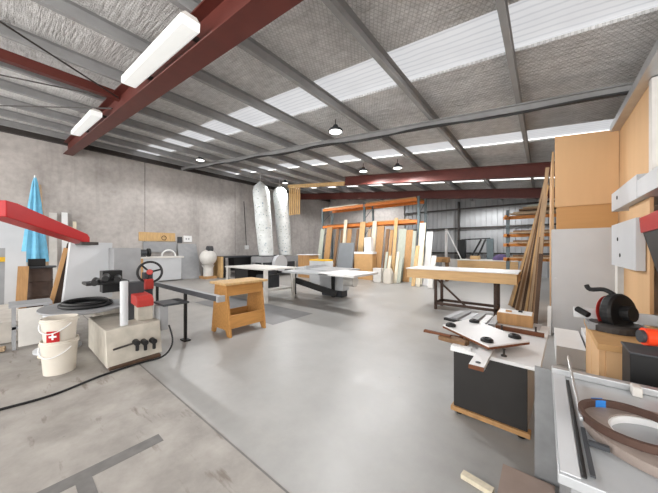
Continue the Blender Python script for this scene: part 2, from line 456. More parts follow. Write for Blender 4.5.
# ------------------------------------------------------------------ big saw machine, left
def rear_panel():
    X0, X1 = -6.62, -6.42
    return B().prism([(X1,.6,.3),(X1,1.3,.3),(X1,1.3,1.6),(X1,.72,1.6)], (X0-X1,0,0))
base = B().prism([(-4.12,.78,.03),(-4.2,.78,.47),(-5.25,.78,.47),(-5.25,.78,.03)], (-.06,.62,0))
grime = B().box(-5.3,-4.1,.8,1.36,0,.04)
arm = B()
A0, A1 = Vector((-6.03,.82,1.62)), Vector((-5.12,-.08,1.97))   # right (thin) end, left (thick) end
sd = Vector((.62,.78,0)).normalized()*.11
prof0 = [A0+Vector((0,0,-.04)), A0+Vector((0,0,.1))]
prof1 = [A1+Vector((0,0,-.07)), A1+Vector((0,0,.2))]
dirn = (A1-A0).normalized()
side = [A0+Vector((0,0,-.05)), A0+Vector((0,0,.06)), A0+dirn*.05+Vector((0,0,.1)), A1-dirn*.14+Vector((0,0,.13)), A1+Vector((0,0,.11)), A1+Vector((0,0,-.09))]
arm.prism([p-sd for p in side], sd*2)
wheel_c = Vector((-4.95,1.48,1.11)); wa = Vector((.93,-.36,.1)).normalized()
w = B().torus(wheel_c, .165, .02, wa, 32, 8).smooth()
e1 = wa.orthogonal().normalized(); e2 = wa.cross(e1)
spk = B()
for a in (PI/2, PI/2+2.09, PI/2+4.19):
    spk.cyl(wheel_c, wheel_c+(e1*math.cos(a)+e2*math.sin(a))*.16, .016, n=8)
hub = B().cyl(wheel_c-wa*.06, wheel_c+wa*.04, .045)
rollers = B()
for i, (dy, dz) in enumerate(((.0,.0),(.12,.05),(.26,.02))):
    rollers.cyl((-5.2,.86+dy,1.02+dz),(-4.95,.8+dy,1.0+dz),.045)
rollers.box(-5.35,-5.0,.72,1.22,.96,1.0).box(-5.5,-5.3,.95,1.2,.8,1.14)
knobs = B()
for y_, z_ in ((1.08,.27),(1.17,.25),(1.27,.24)):
    knobs.cyl((-4.18,y_,z_),(-4.06,y_,z_),.035).cyl((-4.08,y_,z_-.02),(-4.08,y_,z_-.1),.02)
thing('bandsaw_machine', 'large grey woodworking machine with red boom arm, handwheel and worn enamel base', 'machine', [
    ('base', base, M['cream_machine'], [('control_knob', knobs, M['black']), ('lever_rod', B().cyl((-4.13,.84,.24),(-4.13,1.12,.27),.012), M['dark_steel'])]),
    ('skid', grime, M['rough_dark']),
    ('rear_panel', rear_panel(), M['lightgrey']),
    ('guard_box', B().box(-6.41,-6.05,1.24,1.66,.8,1.5), M['midgrey']),
    ('neck', B().box(-6.4,-5.26,.95,1.3,.3,.56), M['cream_machine']),
    ('boom_arm', arm, M['red'], 'glossy red tapered boom arm'),
    ('boom_bracket', B().box(-6.6,-5.85,.78,1.0,1.55,1.6), M['dark_steel']),
    ('column', B().cyl((-4.34,1.0,.47),(-4.34,1.0,1.06),.045).smooth(), M['lightgrey']),
    ('column', B().box(-4.78,-4.6,1.1,1.3,.46,1.0), M['charcoal']),
    ('roller_head', rollers, M['black']),
    ('motor_cover', B().box(-4.62,-4.42,1.18,1.36,.47,.68), M['cream_machine']),
    ('saw_guard', B().prism([(-4.74,1.14,.72),(-4.74,1.14,.85),(-4.38,1.14,.83),(-4.32,1.14,.78),(-4.32,1.14,.68)], (0,.2,0)), M['red2'], 'faded red guard block'),
    ('handwheel', w, M['black'], [('spoke', spk, M['black']), ('hub', hub, M['red2'])]),
    ('wheel_post', B().box(-5.14,-5.0,1.42,1.54,.46,1.1), M['charcoal']), ('wheel_bracket', B().box(-5.0,-4.9,1.4,1.52,.84,1.0), M['red2']),
    ('side_table', B().box(-4.6,-4.2,1.42,1.78,.66,.69), M['charcoal']),
    ('side_bracket', B().box(-4.5,-4.3,1.4,1.52,.3,.66), M['midgrey']),
], bevel=.008)
# round plate table beside it, and the black hose coiled on the plate
thing('round_plate_table', 'low round pale metal table standing behind the stacked white buckets', 'table', [
    ('tabletop', B().lathe((-5.4,.76,.6), [(0,0),(.56,0),(.57,.01),(.57,.03),(0,.03)], 40, 1.1, .86), M['midgrey']),
    ('pedestal', B().lathe((-5.62,.5,0), [(.26,0),(.26,.03),(.16,.06),(.16,.56),(.22,.6)], 24), M['lightgrey'])])
b = B()
for k, (R, z) in enumerate(((.36,.655),(.33,.69),(.38,.66))):
    b.torus((-5.4+.02*k,.76+.01*k,z), R-.02, .024, (0,0,1), 40, 8, 1, .8)
solo('coiled_hose', b.smooth(), M['black'], 'black hose coiled on the low round metal table', 'hose')
# buckets
def bucket(c, z0, r, h, name, label, extra=()):
    prof = [(r*.84,0),(r*.98,h*.86),(r*1.06,h*.87),(r*1.06,h*.93),(r,h*.94),(r*1.02,h),(r*.97,h),(r*.8,.02),(0,.02)]
    hd = B().tube([(c[0]+r*1.06*math.cos(a), c[1]+r*1.06*math.sin(a), z0+h*.8-.1*math.sin((a+1.9)/2.4*PI)) for a in [-1.9+.3*i for i in range(9)]], .006, 6, 3)
    return thing(name, label, 'bucket', [('tub', B().lathe((c[0],c[1],z0), [(0,0)]+prof, 32).smooth(), M['glassy']), ('handle', hd, M['white'])]+list(extra), 'white buckets')
bc = (-4.58,.42)
bucket(bc, 0, .168, .4, 'bucket', 'cream plastic bucket on the floor, lower of the stacked pair')
def patch(c, r, z0, z1, a0, a1, n=8):
    b = B(); vs = []
    for z in (z0, z1): vs += [(c[0]+r*math.cos(a0+(a1-a0)*i/n), c[1]+r*math.sin(a0+(a1-a0)*i/n), z) for i in range(n+1)]
    return b.add(vs, [(i,i+1,i+n+2,i+n+1) for i in range(n)])
bucket(bc, .36, .164, .3, 'bucket', 'white bucket with a red label, upper of the stacked pair', [
    ('label_sticker', patch(bc,.168,.4,.53,-.8,-.1), M['red'], 'red square sticker'),
    ('label_mark', patch(bc,.17,.455,.475,-.65,-.25).add(*(lambda p: (p.v, p.f))(patch(bc,.17,.43,.5,-.5,-.4))), M['white'], 'white cross mark on the sticker')])
# cable from the machine over the floor
solo('power_cable', B().tube([(-4.08,1.45,.42),(-3.98,1.46,.2),(-4.02,1.36,.03),(-4.05,1.1,.014),(-4.0,.7,.012),(-3.86,.3,.012),(-3.9,-.1,.012),(-3.98,-.5,.012)], .012, 6, 6), M['black'],
     'black power cable trailing from the machine base over the floor', 'cable')
# steel infeed rail with leg
thing('steel_rail_stand', 'grey steel infeed rail on a black leg beside the sawhorse', 'rail', [
    ('rail', B().box(-6.0,-3.42,1.8,1.9,.79,.84), M['midgrey']),
    ('rail_edge', B().box(-6.0,-3.42,1.785,1.8,.78,.85), M['charcoal']),
    ('end_cap', B().box(-3.42,-3.38,1.79,1.9,.77,.85), M['alu']),
    ('leg', B().box(-4.54,-4.5,1.83,1.87,0,.79), M['black']),
    ('leg', B().box(-5.8,-5.76,1.83,1.87,0,.79), M['black']),
    ('foot', B().box(-4.6,-4.44,1.8,1.9,0,.02), M['black'])])
# chunky plywood sawhorse
y0, y1 = 2.36, 3.1
def end_panel(y):
    return B().prism([(-4.68,y,0),(-4.58,y,0),(-4.53,y,.1),(-4.2,y,.1),(-4.15,y,0),(-4.05,y,0),(-4.17,y,.87),(-4.55,y,.87)], (0,.04,0))
thing('sawhorse', 'chunky plywood sawhorse with sloping sides standing on the open floor', 'sawhorse', [
    ('end_panel', end_panel(y0), M['saw_wood']), ('end_panel', end_panel(y1-.04), M['saw_wood']),
    ('top_board', B().box(-4.62,-4.08,y0-.06,y1+.06,.87,.91), M['pine']),
    ('side_apron', B().prism([(-4.145,y0+.04,.68),(-4.17,y0+.04,.87),(-4.19,y0+.04,.87),(-4.165,y0+.04,.68)], (0,y1-y0-.08,0)), M['saw_wood']),
    ('side_apron', B().prism([(-4.58,y0+.04,.68),(-4.555,y0+.04,.87),(-4.53,y0+.04,.87),(-4.555,y0+.04,.68)], (0,y1-y0-.08,0)), M['saw_wood']),
    ('stretcher', B().prism([(-4.085,y0+.04,.13),(-4.11,y0+.04,.35),(-4.13,y0+.04,.35),(-4.105,y0+.04,.2)], (0,y1-y0-.08,0)), M['saw_wood']),
    ('stretcher', B().prism([(-4.64,y0+.04,.13),(-4.61,y0+.04,.35),(-4.59,y0+.04,.35),(-4.62,y0+.04,.2)], (0,y1-y0-.08,0)), M['saw_wood']),
], bevel=.004)

# ------------------------------------------------------------------ clutter by the left wall
def board(name, label, cat, p0, p1, w, t, m, wdir=None, group=None):
    """a board standing from bottom centre p0 to top centre p1; wdir = direction of its width"""
    p0, p1 = Vector(p0), Vector(p1); d = (p1-p0).normalized()
    wd = Vector(wdir or (1,0,0)); nrm = wd.cross(d).normalized()
    lift = max(0, abs(nrm.z)*t/2 + 0*w)
    p0 = p0+Vector((0,0,lift)); p1 = p1+Vector((0,0,lift))
    return solo(name, B().extrude([(-w/2,-t/2),(w/2,-t/2),(w/2,t/2),(-w/2,t/2)], p0, p1, nrm), m, label, cat, group)

# blue folded umbrella
c = (-10.9,.52)
folds = B(); n = 40; prof = [(.02,3.45),(.05,3.3),(.11,2.7),(.16,2.0),(.21,1.4),(.23,1.12)]
vs = []
for r, z in prof:
    vs += [(c[0]+r*(1+.22*math.cos(7*a))*math.cos(a), c[1]+r*(1+.22*math.cos(7*a))*math.sin(a), z) for a in [2*PI*i/n for i in range(n)]]
folds.add(vs, [(k*n+i, k*n+(i+1)%n, (k+1)*n+(i+1)%n, (k+1)*n+i) for k in range(len(prof)-1) for i in range(n)])
folds.add([(c[0],c[1],3.46)]+vs[:n], [(0,i+1,(i+1)%n+1) for i in range(n)])
thing('folded_umbrella', 'tall folded blue cloth umbrella standing before the concrete wall', 'umbrella', [
    ('canopy', folds.smooth(), M['blue']), ('pole', B().cyl((c[0],c[1],.08),(c[0],c[1],3.5),.022), M['alu']),
    ('base', B().lathe((c[0],c[1],0), [(.26,0),(.26,.05),(.05,.09)], 24), M['charcoal'])])
c = (-9.5,.48)
thing('steel_drum', 'dark steel drum with a wide flat lid below the blue umbrella', 'drum', [
    ('body', B().lathe((c[0],c[1],0), [(.27,0),(.27,.35),(.28,.36),(.27,.38),(.27,.7),(.28,.71),(.27,.73),(.27,1.02)], 28).smooth(), M['brown_steel']),
    ('lid', B().lathe((c[0],c[1],1.02), [(.33,0),(.34,.02),(.33,.04),(0,.04)], 28), M['charcoal']),
    ('motor', B().box(c[0]-.12,c[0]+.1,c[1]-.14,c[1]+.14,1.06,1.24), M['black'])])
for i, (yy, z, w_, m, nm) in enumerate(((1.05,2.78,.2,'offwhite','widest'),(1.35,2.82,.16,'white','brightest white'),(1.62,2.5,.1,'pale','shortest'))):
    board('long_board', 'pale long board leaning on the concrete wall by the blue umbrella, the %s one' % nm, 'board', (-13.2,yy,0), (-13.9,yy+.05,z), w_, .03, M[m], (0,1,0), 'pale boards by the umbrella')
board('timber_strip', 'thin brown timber strip leaning on the wall right behind the blue umbrella', 'timber', (-13.0,.95,0), (-13.92,.78,3.75), .06, .03, M['rough'], (0,1,0))
board('white_sheet', 'large white sheet standing left of the blue umbrella', 'sheet', (-12.2,-.1,0), (-12.5,-.05,2.3), .9, .03, M['lightgrey'], (0,1,0))
board('white_sheet', 'narrow grey-white sheet before the steel drum at the left edge', 'sheet', (-8.9,.13,0), (-9.1,.15,1.42), .3, .03, M['lightgrey'], (0,1,0))
board('wooden_post', 'yellow pine post standing between the drum and the sheet', 'timber', (-8.7,.2,0), (-8.8,.25,1.1), .16, .05, M['tan'], (0,1,0))
board('dark_panel', 'dark brown panel leaning on the side of the grey machine', 'panel', (-6.72,.57,0), (-6.72,.86,1.56), .3, .06, M['darkpanel'], (0,1,0))
board('pine_panel', 'tan panel leaning outside the dark brown panel by the machine', 'panel', (-6.66,.4,0), (-6.66,.69,1.5), .06, .03, M['tan'], (0,1,0))
thing('spirit_level_stand', 'yellow clamp on a grey upright post at the left edge', 'clamp', [
    ('post', B().box(-9.3,-9.22,-.08,0,0,1.5), M['midgrey']), ('clamp_head', B().box(-9.34,-9.18,-.16,.06,1.2,1.3), M['yellow'], 'yellow clamp head'),
    ('bar', B().cyl((-9.26,0.,1.26),(-9.26,.3,1.26),.02), M['alu'])])
# grey stool-like frame and low slab
q, w_ = (-6.44,-6.06), (.06,.4)
st = B()
for x in q:
    for y in w_: st.box(x,x+.04,y,y+.04,0,.62)
st.box(q[0],q[1],.07,.09,.3,.34).box(q[1],q[1]+.04,.06,.4,.3,.34)
thing('metal_stool', 'small grey metal stool frame standing before the leaning panels', 'stool', [('frame', st, M['midgrey']), ('seat', B().box(-6.47,-6.0,.03,.47,.62,.66), M['midgrey']),
      ('side_panel', B().box(-6.02,-6.0,.12,.38,.04,.6), M['offwhite'])])
thing('low_platform', 'low pale dusty platform on the floor at the left edge', 'platform', [
    ('deck', B().box(-8.6,-6.5,-.7,.16,.26,.34), M['concrete_pale']), ('front_board', B().box(-6.56,-6.5,-.7,.16,.02,.26), M['concrete_pale']),
    ('rear_board', B().box(-8.6,-8.5,-.7,.16,0,.26), M['rough'])])
board('long_offcut', 'long grey timber offcut lying on the floor before the low platform', 'timber', (-6.2,-1.2,.02), (-6.05,.0,.02), .12, .05, M['rough'], (1,0,0))
for i, (dx, dy, a) in enumerate(((0,0,.4),(.08,.1,-.3),(-.06,.16,.9))):
    solo('timber_offcut', B().box(-5.2+dx-.15,-5.2+dx+.15,.36+dy-.03,.36+dy+.03,.005+.031*i,.033+.031*i).rot((-5.2+dx,.36+dy,0),a), M['pale'], 'pale timber offcuts heaped on the floor between bucket and machine base', 'offcut', 'offcuts by the machine base')

# left wall bench
X = -13.95
thing('tool_bench', 'cluttered workbench with a white top against the concrete wall', 'workbench', [
    ('benchtop', B().box(X,-13.1,2.9,5.3,1.05,1.12), M['offwhite']), ('cabinet', B().box(X,-13.15,3.7,5.2,.05,1.05), M['lightgrey']),
    ('shelf_box', B().box(X,-13.2,3.0,3.7,.2,1.05), M['mdf']), ('backboard', B().box(X,X+.03,3.9,5.3,1.3,1.78), M['midgrey'])])
thing('tan_backboard', 'tan timber board fixed on the concrete wall above the tool bench', 'board', [
    ('panel', B().box(XL+.002,XL+.03,3.75,5.25,1.82,2.22), M['pine']), ('hook', B().torus((XL+.05,4.75,1.98),.1,.012,(1,0,0),20,6), M['black'])])
thing('wall_outlet', 'white power outlet plate on the concrete wall beside the tan board', 'outlet', [
    ('plate', B().box(XL+.002,XL+.05,5.62,6.02,1.8,2.12), M['white']), ('socket', B().box(XL+.05,XL+.06,5.72,5.78,1.92,2.0).box(XL+.05,XL+.06,5.84,5.9,1.92,2.0), M['midgrey']),
    ('switch_box', B().box(XL+.002,XL+.06,5.35,5.55,1.75,2.05), M['charcoal'])])
thing('bench_grinder', 'dark bench grinder on the left end of the wall bench', 'grinder', [
    ('body', B().cyl((-13.5,3.5,1.3),(-13.5,3.9,1.3),.13), M['charcoal']), ('wheel', B().cyl((-13.5,3.36,1.3),(-13.5,3.46,1.3),.18), M['black']),
    ('wheel', B().cyl((-13.5,3.94,1.3),(-13.5,4.04,1.3),.18), M['black']), ('foot', B().box(-13.62,-13.38,3.55,3.85,1.12,1.2), M['charcoal'])])
solo('curved_offcut', B().torus((-13.4,4.75,1.13),.28,.035,(1,0,0),24,6,1,1).rot((-13.4,4.75,1.13),0), M['white'], 'white hose loop standing on the wall bench', 'hose')
board('grey_board', 'large pale grey board leaning on the wall right of the tool bench', 'board', (-13.3,5.75,0), (-13.9,5.75,1.7), .9, .03, M['midgrey'], (0,1,0))
# round white dust bag on a stand
c = (-12.9,6.35)
thing('dust_extractor', 'small dust extractor with a round white bag near the black bench', 'dust extractor', [
    ('bag', B().lathe((c[0],c[1],.62), [(0,0)]+[(.4*math.sin(a), .4-.4*math.cos(a)) for a in [PI*i/10 for i in range(1,10)]]+[(0,.8)], 24).smooth(), M['offwhite']),
    ('drum', B().lathe((c[0],c[1],.12), [(.22,0),(.22,.4),(.3,.54)], 20), M['offwhite']), ('motor', B().cyl((c[0]+.1,c[1]-.1,1.46),(c[0]+.1,c[1]+.15,1.46),.14), M['charcoal']),
    ('base', B().box(c[0]-.3,c[0]+.3,c[1]-.3,c[1]+.3,0,.12), M['tan'])])
# black frame bench with wooden end
thing('black_frame_bench', 'long bench with a dark top and black frame below the filter bags', 'workbench', [
    ('benchtop', B().box(-13.3,-12.5,6.95,10.6,1.0,1.08), M['charcoal']), ('end_panel', B().box(-13.3,-12.5,6.82,6.92,0,1.06), M['pine']),
    ('drawer_box', B().box(-13.2,-12.6,7.6,8.6,.35,1.0), M['black']), ('shelf', B().box(-13.2,-12.55,7.0,10.5,.3,.34), M['dark_steel'])]
    + [('leg', B().box(x_,x_+.07,y_,y_+.07,0,1.0), M['black']) for x_ in (-13.25,-12.57) for y_ in (6.97,10.4)])
thing('wall_socket', 'small white socket with a conduit running up the concrete wall', 'outlet', [
    ('socket_box', B().box(XL+.002,XL+.08,9.1,9.35,1.42,1.66), M['white']), ('conduit', B().cyl((XL+.03,9.22,1.66),(XL+.03,9.05,4.3),.018,n=8), M['charcoal'])])

# tall filter bags and their extractor
def filter_bag(x0, y0, z0, x1, y1, z1, r, label):
    b = B(); n = 26; m = 16; vs = []
    for k in range(m+1):
        t = k/m; px, py, pz = x0+(x1-x0)*t, y0+(y1-y0)*t, z0+(z1-z0)*t
        rr = r*(.86+.14*math.sin(min(1,t*3)*PI/2)) * (1 if t < .86 else math.sqrt(max(.02, 1-((t-.86)/.14)**2)))
        rr *= 1+.025*math.sin(t*17)
        vs += [(px+rr*math.cos(2*PI*i/n), py+rr*math.sin(2*PI*i/n), pz) for i in range(n)]
    b.add(vs, [(k*n+i,k*n+(i+1)%n,(k+1)*n+(i+1)%n,(k+1)*n+i) for k in range(m) for i in range(n)]+[tuple(range(n-1,-1,-1)), tuple(m*n+i for i in range(n))])
    thing('filter_bag', label, 'filter bag', [('sleeve', b.smooth(), M['bag']), ('hanging_cord', B().cyl((x1,y1,z1),(x1,y1,roof(x1)-.05),.012,n=6), M['white']),
        ('hose_clamp', B().torus((x0,y0,z0+.03),r*.9,.02,(0,0,1),24,6), M['alu'])], 'speckled filter bags')
filter_bag(-11.5,8.8,1.09,-11.5,8.42,4.95,.42,'tall pale speckled filter bag hung from the roof, left of the two')
filter_bag(-11.5,10.15,1.09,-11.5,9.72,5.0,.4,'tall pale speckled filter bag hung from the roof, right of the two')
thing('dust_collector_base', 'grey dust collector housing that carries the two tall filter bags', 'dust collector', [
    ('plenum', B().box(-11.95,-11.05,8.2,10.7,.75,1.05), M['midgrey']), ('fan_housing', B().cyl((-11.0,9.2,.7),(-10.75,9.2,.7),.42,n=24), M['lightgrey']),
    ('hopper', B().box(-11.9,-11.1,8.4,9.2,.1,.75), M['charcoal']), ('hopper', B().box(-11.9,-11.1,9.7,10.5,.1,.75), M['charcoal'])]
    + [('leg', B().box(x_,x_+.06,y_,y_+.06,0,.75), M['midgrey']) for x_ in (-11.95,-11.11) for y_ in (8.2,10.64)])

# ------------------------------------------------------------------ panel saw area in the middle
thing('white_framed_table', 'white topped table with pale posts behind the sawhorse', 'table', [
    ('tabletop', B().box(-7.85,-5.8,4.4,5.55,.89,.93), M['offwhite'])]
    + [('leg', B().box(x_,x_+.09,y_,y_+.09,0,.89), M['offwhite']) for x_, y_ in ((-5.9,4.42),(-7.8,4.42),(-5.9,5.42),(-7.8,5.42))]
    + [('lower_shelf', B().box(-7.8,-5.85,4.45,5.48,.3,.34), M['offwhite']), ('drawer_box', B().box(-7.6,-6.9,4.6,5.4,.5,.89), M['black'])])
solo('black_tool_case', B().box(-6.7,-6.15,4.75,5.2,.34,.7), M['charcoal'], 'dark tool case on the lower shelf of the white framed table', 'case', bevel=.02)
thing('panel_saw', 'sliding panel saw with grey top, black legs and white board wing', 'panel saw', [
    ('tabletop', B().box(-6.3,-4.3,5.6,6.75,.83,.88), M['tablegrey']), ('sliding_table', B().box(-4.3,-3.25,4.85,5.95,.84,.89), M['white']),
    ('support_beam', B().box(-5.65,-4.0,4.85,5.55,.82,.87), M['tablegrey']),
    ('leg', B().box(-5.05,-4.97,6.3,6.38,0,.83), M['black']), ('leg', B().box(-6.33,-6.25,5.9,5.98,0,.83), M['black']),
    ('brace', B().beam((-6.0,5.7,.5),(-4.7,6.1,.16),.1,.16), M['black']),
    ('saw_body', B().box(-5.6,-4.7,6.42,6.74,.2,.83), M['lightgrey']),
    ('foot', B().box(-5.55,-4.75,6.44,6.72,0,.2), M['charcoal']),
    ('fence', B().box(-5.6,-5.55,5.7,6.7,.88,.96), M['alu']),
    ('motor', B().cyl((-4.7,6.58,.5),(-4.35,6.58,.5),.16), M['offwhite'])])
solo('orange_crate', B().box(-9.9,-9.1,9.6,10.3,.0,1.14), M['tan'], 'orange timber crate with a pale lid behind the panel saw', 'crate', bevel=.01)
solo('pale_lid', B().box(-9.95,-9.0,9.55,10.35,1.14,1.17), M['white'], 'white board lying on the orange timber crate', 'board')
solo('yellow_tray', B().box(-7.2,-6.4,7.6,8.1,.0,1.0), M['lightgrey'], 'pale cabinet behind the panel saw with a yellow tray on it', 'cabinet', bevel=.01)
solo('yellow_tray', B().box(-7.2,-6.4,7.6,8.1,1.0,1.05), M['yellow'], 'flat yellow tray on the pale cabinet behind the panel saw', 'tray')

# ------------------------------------------------------------------ pallet rack with boards
RX = (-10.1,-7.25,-4.4); RY0, RY1 = 11.8, 12.7
parts = []
for x in RX:
    parts += [('upright', B().box(x-.05,x+.05,y-.04,y+.04,0,3.85), M['rackblue']) for y in (RY0,RY1)]
    br = B()
    for i in range(4): br.cyl((x,RY0,.3+.9*i),(x,RY1,1.1+.9*i) if i < 3 else (x,RY1,3.7),.018,n=6)
    parts.append(('upright_brace', br, M['rackblue']))
for x0, x1 in zip(RX, RX[1:]):
    for z in (2.72, 3.7):
        for y in (RY0,RY1):
            parts.append(('rack_beam', B().box(x0+.05,x1-.05,y-.06,y+.02,z-.07,z+.07), M['orange']))
thing('pallet_rack', 'two bay orange and grey pallet rack full of leaning boards', 'rack', parts)
for i, (x0, x1, z, m, nm) in enumerate(((-9.9,-7.6,3.77,'pale','pale sheet lying on top of the left rack bay'),(-7.1,-4.5,3.77,'tan','tan sheet lying on top of the right rack bay'),(-7.0,-4.8,2.79,'mdf','tan sheet lying on the lower beams of the right rack bay'),(-9.7,-7.5,2.79,'brown','brown sheet lying on the lower beams of the left rack bay'))):
    solo('rack_sheet', B().box(x0,x1,RY0-.1,RY1+.1,z,z+.05), M[m], nm, 'sheet', 'sheets lying on the pallet rack')
import math as _m
TH = _m.radians(39.2)
def at_y(px, py, Y):                        # where a sight line meets the plane Y, used to space the boards like the photo
    k = (px-329)/264; d = Y/(k*_m.sin(TH)+_m.cos(TH))
    return k*d*_m.cos(TH)-d*_m.sin(TH), 1.5-(py-248)/264*d, d
rackboards = [(323,6,229,'greygreen','grey-green board'),(330,8,227,'tan','tan board'),(338,4,229,'brown','brown board'),(342.5,3,230,'brown','narrow brown board'),(346,4,220,'pale','tall pale board'),(350,6,229,'tan','tan board'),
 (358,3,229,'brown','brown board'),(363,7,222,'pine','tall pine board'),(370,4,229,'rough','rough board'),(375,5,221,'pale','tall pale board'),(381,9,226,'tan','wide tan board'),(388,4,229,'brown','brown board'),
 (392,4,230,'tan','narrow tan board'),(396.5,4,218,'pine','tallest pine board'),(403,9,229,'greygreen','wide grey-green board'),(410,8,230,'tan','tan board'),(415,4,231,'greygreen','narrow grey-green board')]
after = ['at the far left end of the pallet rack','second from the left end of the pallet rack','just left of the grey sheet in the rack','left of the grey sheet in the rack','rising behind the grey sheet, above the lower beam','directly behind the grey sheet',
 'right behind the edge of the grey sheet','behind the carton stack','behind the tall white box','just right of the tall white box','right of the carton stack','left of the tallest pine board','touching the tallest pine board','rising above the lower beam of the right bay','in the right rack bay','last but one at the right end of the rack','at the right end of the pallet rack']
for (px, w_, ty, m, nm), wh in zip(rackboards, after):
    x, z, d = at_y(px, ty, 11.66)
    xb = x
    board('rack_board', '%s leaning upright %s' % (nm, wh), 'board', (xb, 11.2, 0), (x, 11.66, z), min(w_*d/264*.85, .4), .04, M[m], (1,0,0), 'boards leaning in the pallet rack')
def front(name, label, cat, px0, px1, ty, by, Y, m, lean=.25, t=.04):
    x0, z1, d = at_y((px0+px1)/2, ty, Y); zbm = max(0, at_y((px0+px1)/2, by, Y)[1]) if by else 0
    return board(name, label, cat, (x0,Y-lean,zbm), (x0,Y,z1), (px1-px0)*d/264, t, M[m], (1,0,0))
front('grey_sheet', 'wide grey sheet leaning on the front of the pallet rack', 'sheet', 338, 356, 243, 0, 10.9, 'greysheet', .3)
x0, z1, d = at_y(364, 254, 10.8)
thing('carton', 'tan carton with a white lid before the pallet rack', 'carton', [('box', B().box(x0-.55,x0+.45,10.8,11.15,0,z1), M['mdf']), ('lid', B().box(x0-.57,x0+.47,10.78,11.17,z1,z1+.1), M['white'], 'white lid')])
x1_, z2, d = at_y(369, 237.5, 10.95)
solo('white_box', B().box(x1_-.2,x1_+.15,10.85,11.1,z1+.1,z2), M['white'], 'tall white box standing on the tan carton', 'box')
for px0, px1, ty, m, nm in ((386,388.5,252,'greygreen','short grey offcut board leaning before the rack, left one'),(389,392,256,'pale','short pale offcut board leaning before the rack, middle one'),(397,400,252,'pale','short pale offcut board leaning before the rack, right one'),(400,403.5,258,'greygreen','stubby grey offcut at the foot of the wide grey-green board')):
    front('offcut_board', nm, 'board', px0, px1, ty, 0, 10.9, m, .35)
x0, z1, d = at_y(389, 268.5, 10.3)
solo('white_bin', B().prism([(x0-.17,10.1,0),(x0+.17,10.1,0),(x0+.17,10.1,z1*.7),(x0+.09,10.1,z1),(x0-.09,10.1,z1),(x0-.17,10.1,z1*.7)],(0,.3,0)), M['glassy'], 'white plastic container on the floor before the rack', 'container', bevel=.02)
x0, z1, d = at_y(379, 268, 10.4)
solo('white_bin', B().box(x0-.2,x0+.2,10.2,10.5,0,z1), M['offwhite'], 'low pale box on the floor left of the white container', 'box', bevel=.02)
for px0, px1, ty, m, nm, Y in ((420,426,223,'pale','tall cream board leaning on the right end of the rack',11.3),(427,433,232,'white','white board leaning beside the tall cream board',11.0),(416,419.5,246,'pine','short pine board at the right end of the rack',10.6),(421,424.5,240,'pale','medium pale board leaning before the tall cream board',10.6),(432,436.5,256,'offwhite','low off-white board, rightmost beside the rack',10.5)):
    front('cream_board', nm, 'board', px0, px1, ty, 0, Y, m, .5)

# ------------------------------------------------------------------ white assembly table, right of middle
thing('assembly_table', 'long assembly table with a bright white top and brown steel trestle', 'table', [
    ('tabletop', B().box(-2.72,-.4,6.42,7.42,.975,1.0), M['white']), ('apron', B().box(-2.7,-.42,6.44,7.4,.76,.975), M['mdf_edge'])]
    + [('leg', B().box(x_,x_+.06,y_,y_+.06,.0,.76), M['brown_steel']) for x_ in (-2.1,-.85) for y_ in (6.66,7.16)]
    + [('rail', B().box(-2.1,-.8,y_,y_+.05,.12,.18), M['brown_steel']) for y_ in (6.66,7.16)]
    + [('rail', B().box(x_,x_+.05,6.66,7.2,.12,.18), M['brown_steel']) for x_ in (-2.1,-.84)]
    + [('brace', B().beam((-2.05,6.69,.75),(-1.4,6.69,.16),.04,.04), M['brown_steel'])], bevel=.004)
thing('rear_bench', 'tan fronted bench behind the white assembly table', 'workbench', [
    ('benchtop', B().box(-3.3,-.85,13.9,14.9,.9,.94), M['offwhite']), ('front_panel', B().box(-3.28,-.87,13.92,13.96,.5,.9), M['mdf_edge'])]
    + [('leg', B().box(x_,x_+.08,y_,y_+.08,0,.9), M['brown_steel']) for x_ in (-3.2,-1.0) for y_ in (14.0,14.8)])
x0, z0, d = at_y(438, 257, 12.5)
thing('timber_trestle', 'small orange-brown timber trestle right of the leaning white boards', 'trestle', [
    ('top', B().box(x0-.35,x0+.45,12.5,12.8,.85,1.08), M['tan']), ('leg', B().box(x0-.3,x0-.2,12.52,12.78,0,.85), M['offwhite']), ('leg', B().box(x0+.3,x0+.4,12.52,12.78,0,.85), M['brown'])])
x0, z0, d = at_y(446, 229, 15)
thing('white_easel', 'white upright pole with slanted stay before the end wall', 'stand', [
    ('upright', B().box(x0-.06,x0+.06,15,15.08,0,z0), M['white']), ('stay', B().beam((x0+.06,15.04,z0-.1),(x0+.75,15.04,.9),.05,.05), M['white']), ('foot', B().box(x0-.2,x0+.9,15,15.3,0,.9), M['offwhite'])])
xa = at_y(461, 241, 15.6)[0]
parts = [('tower', B().box(xa-.18,xa+.2,15.6,15.9,0,1.95), M['black'])]
xb_ = at_y(490, 241, 15.6)[0]
parts += [('post', B().box(xb_-.15,xb_+.15,15.6,15.8,0,1.98), M['rackblue']), ('cross_bar', B().cyl((xa,15.7,1.95),(xb_,15.7,2.0),.03), M['black']),
          ('strut', B().beam((xa+.45,15.7,.95),(xa+.95,15.7,1.95),.08,.08), M['black']), ('strut', B().beam((xa+.75,15.7,.95),(xa+1.15,15.7,1.95),.08,.08), M['black'])]
thing('black_frame_machine', 'black framed gym-like machine with slanted bars before the end wall', 'machine', parts)
xc = at_y(502, 256, 14.6)[0]
solo('cloth_heap', B().lathe((xc,14.4,.94), [(.0,.0),(.3,.0),(.28,.12),(.16,.24),(.0,.28)], 14, 1.2, 1).smooth(), M['purple'], 'purple cloth heap on the right end of the rear bench', 'cloth')
xc = at_y(476, 256, 14.6)[0]
solo('yellow_box', B().box(xc-.2,xc+.2,14.3,14.6,.94,1.12), M['pine'], 'small yellow timber box on the rear bench', 'box')

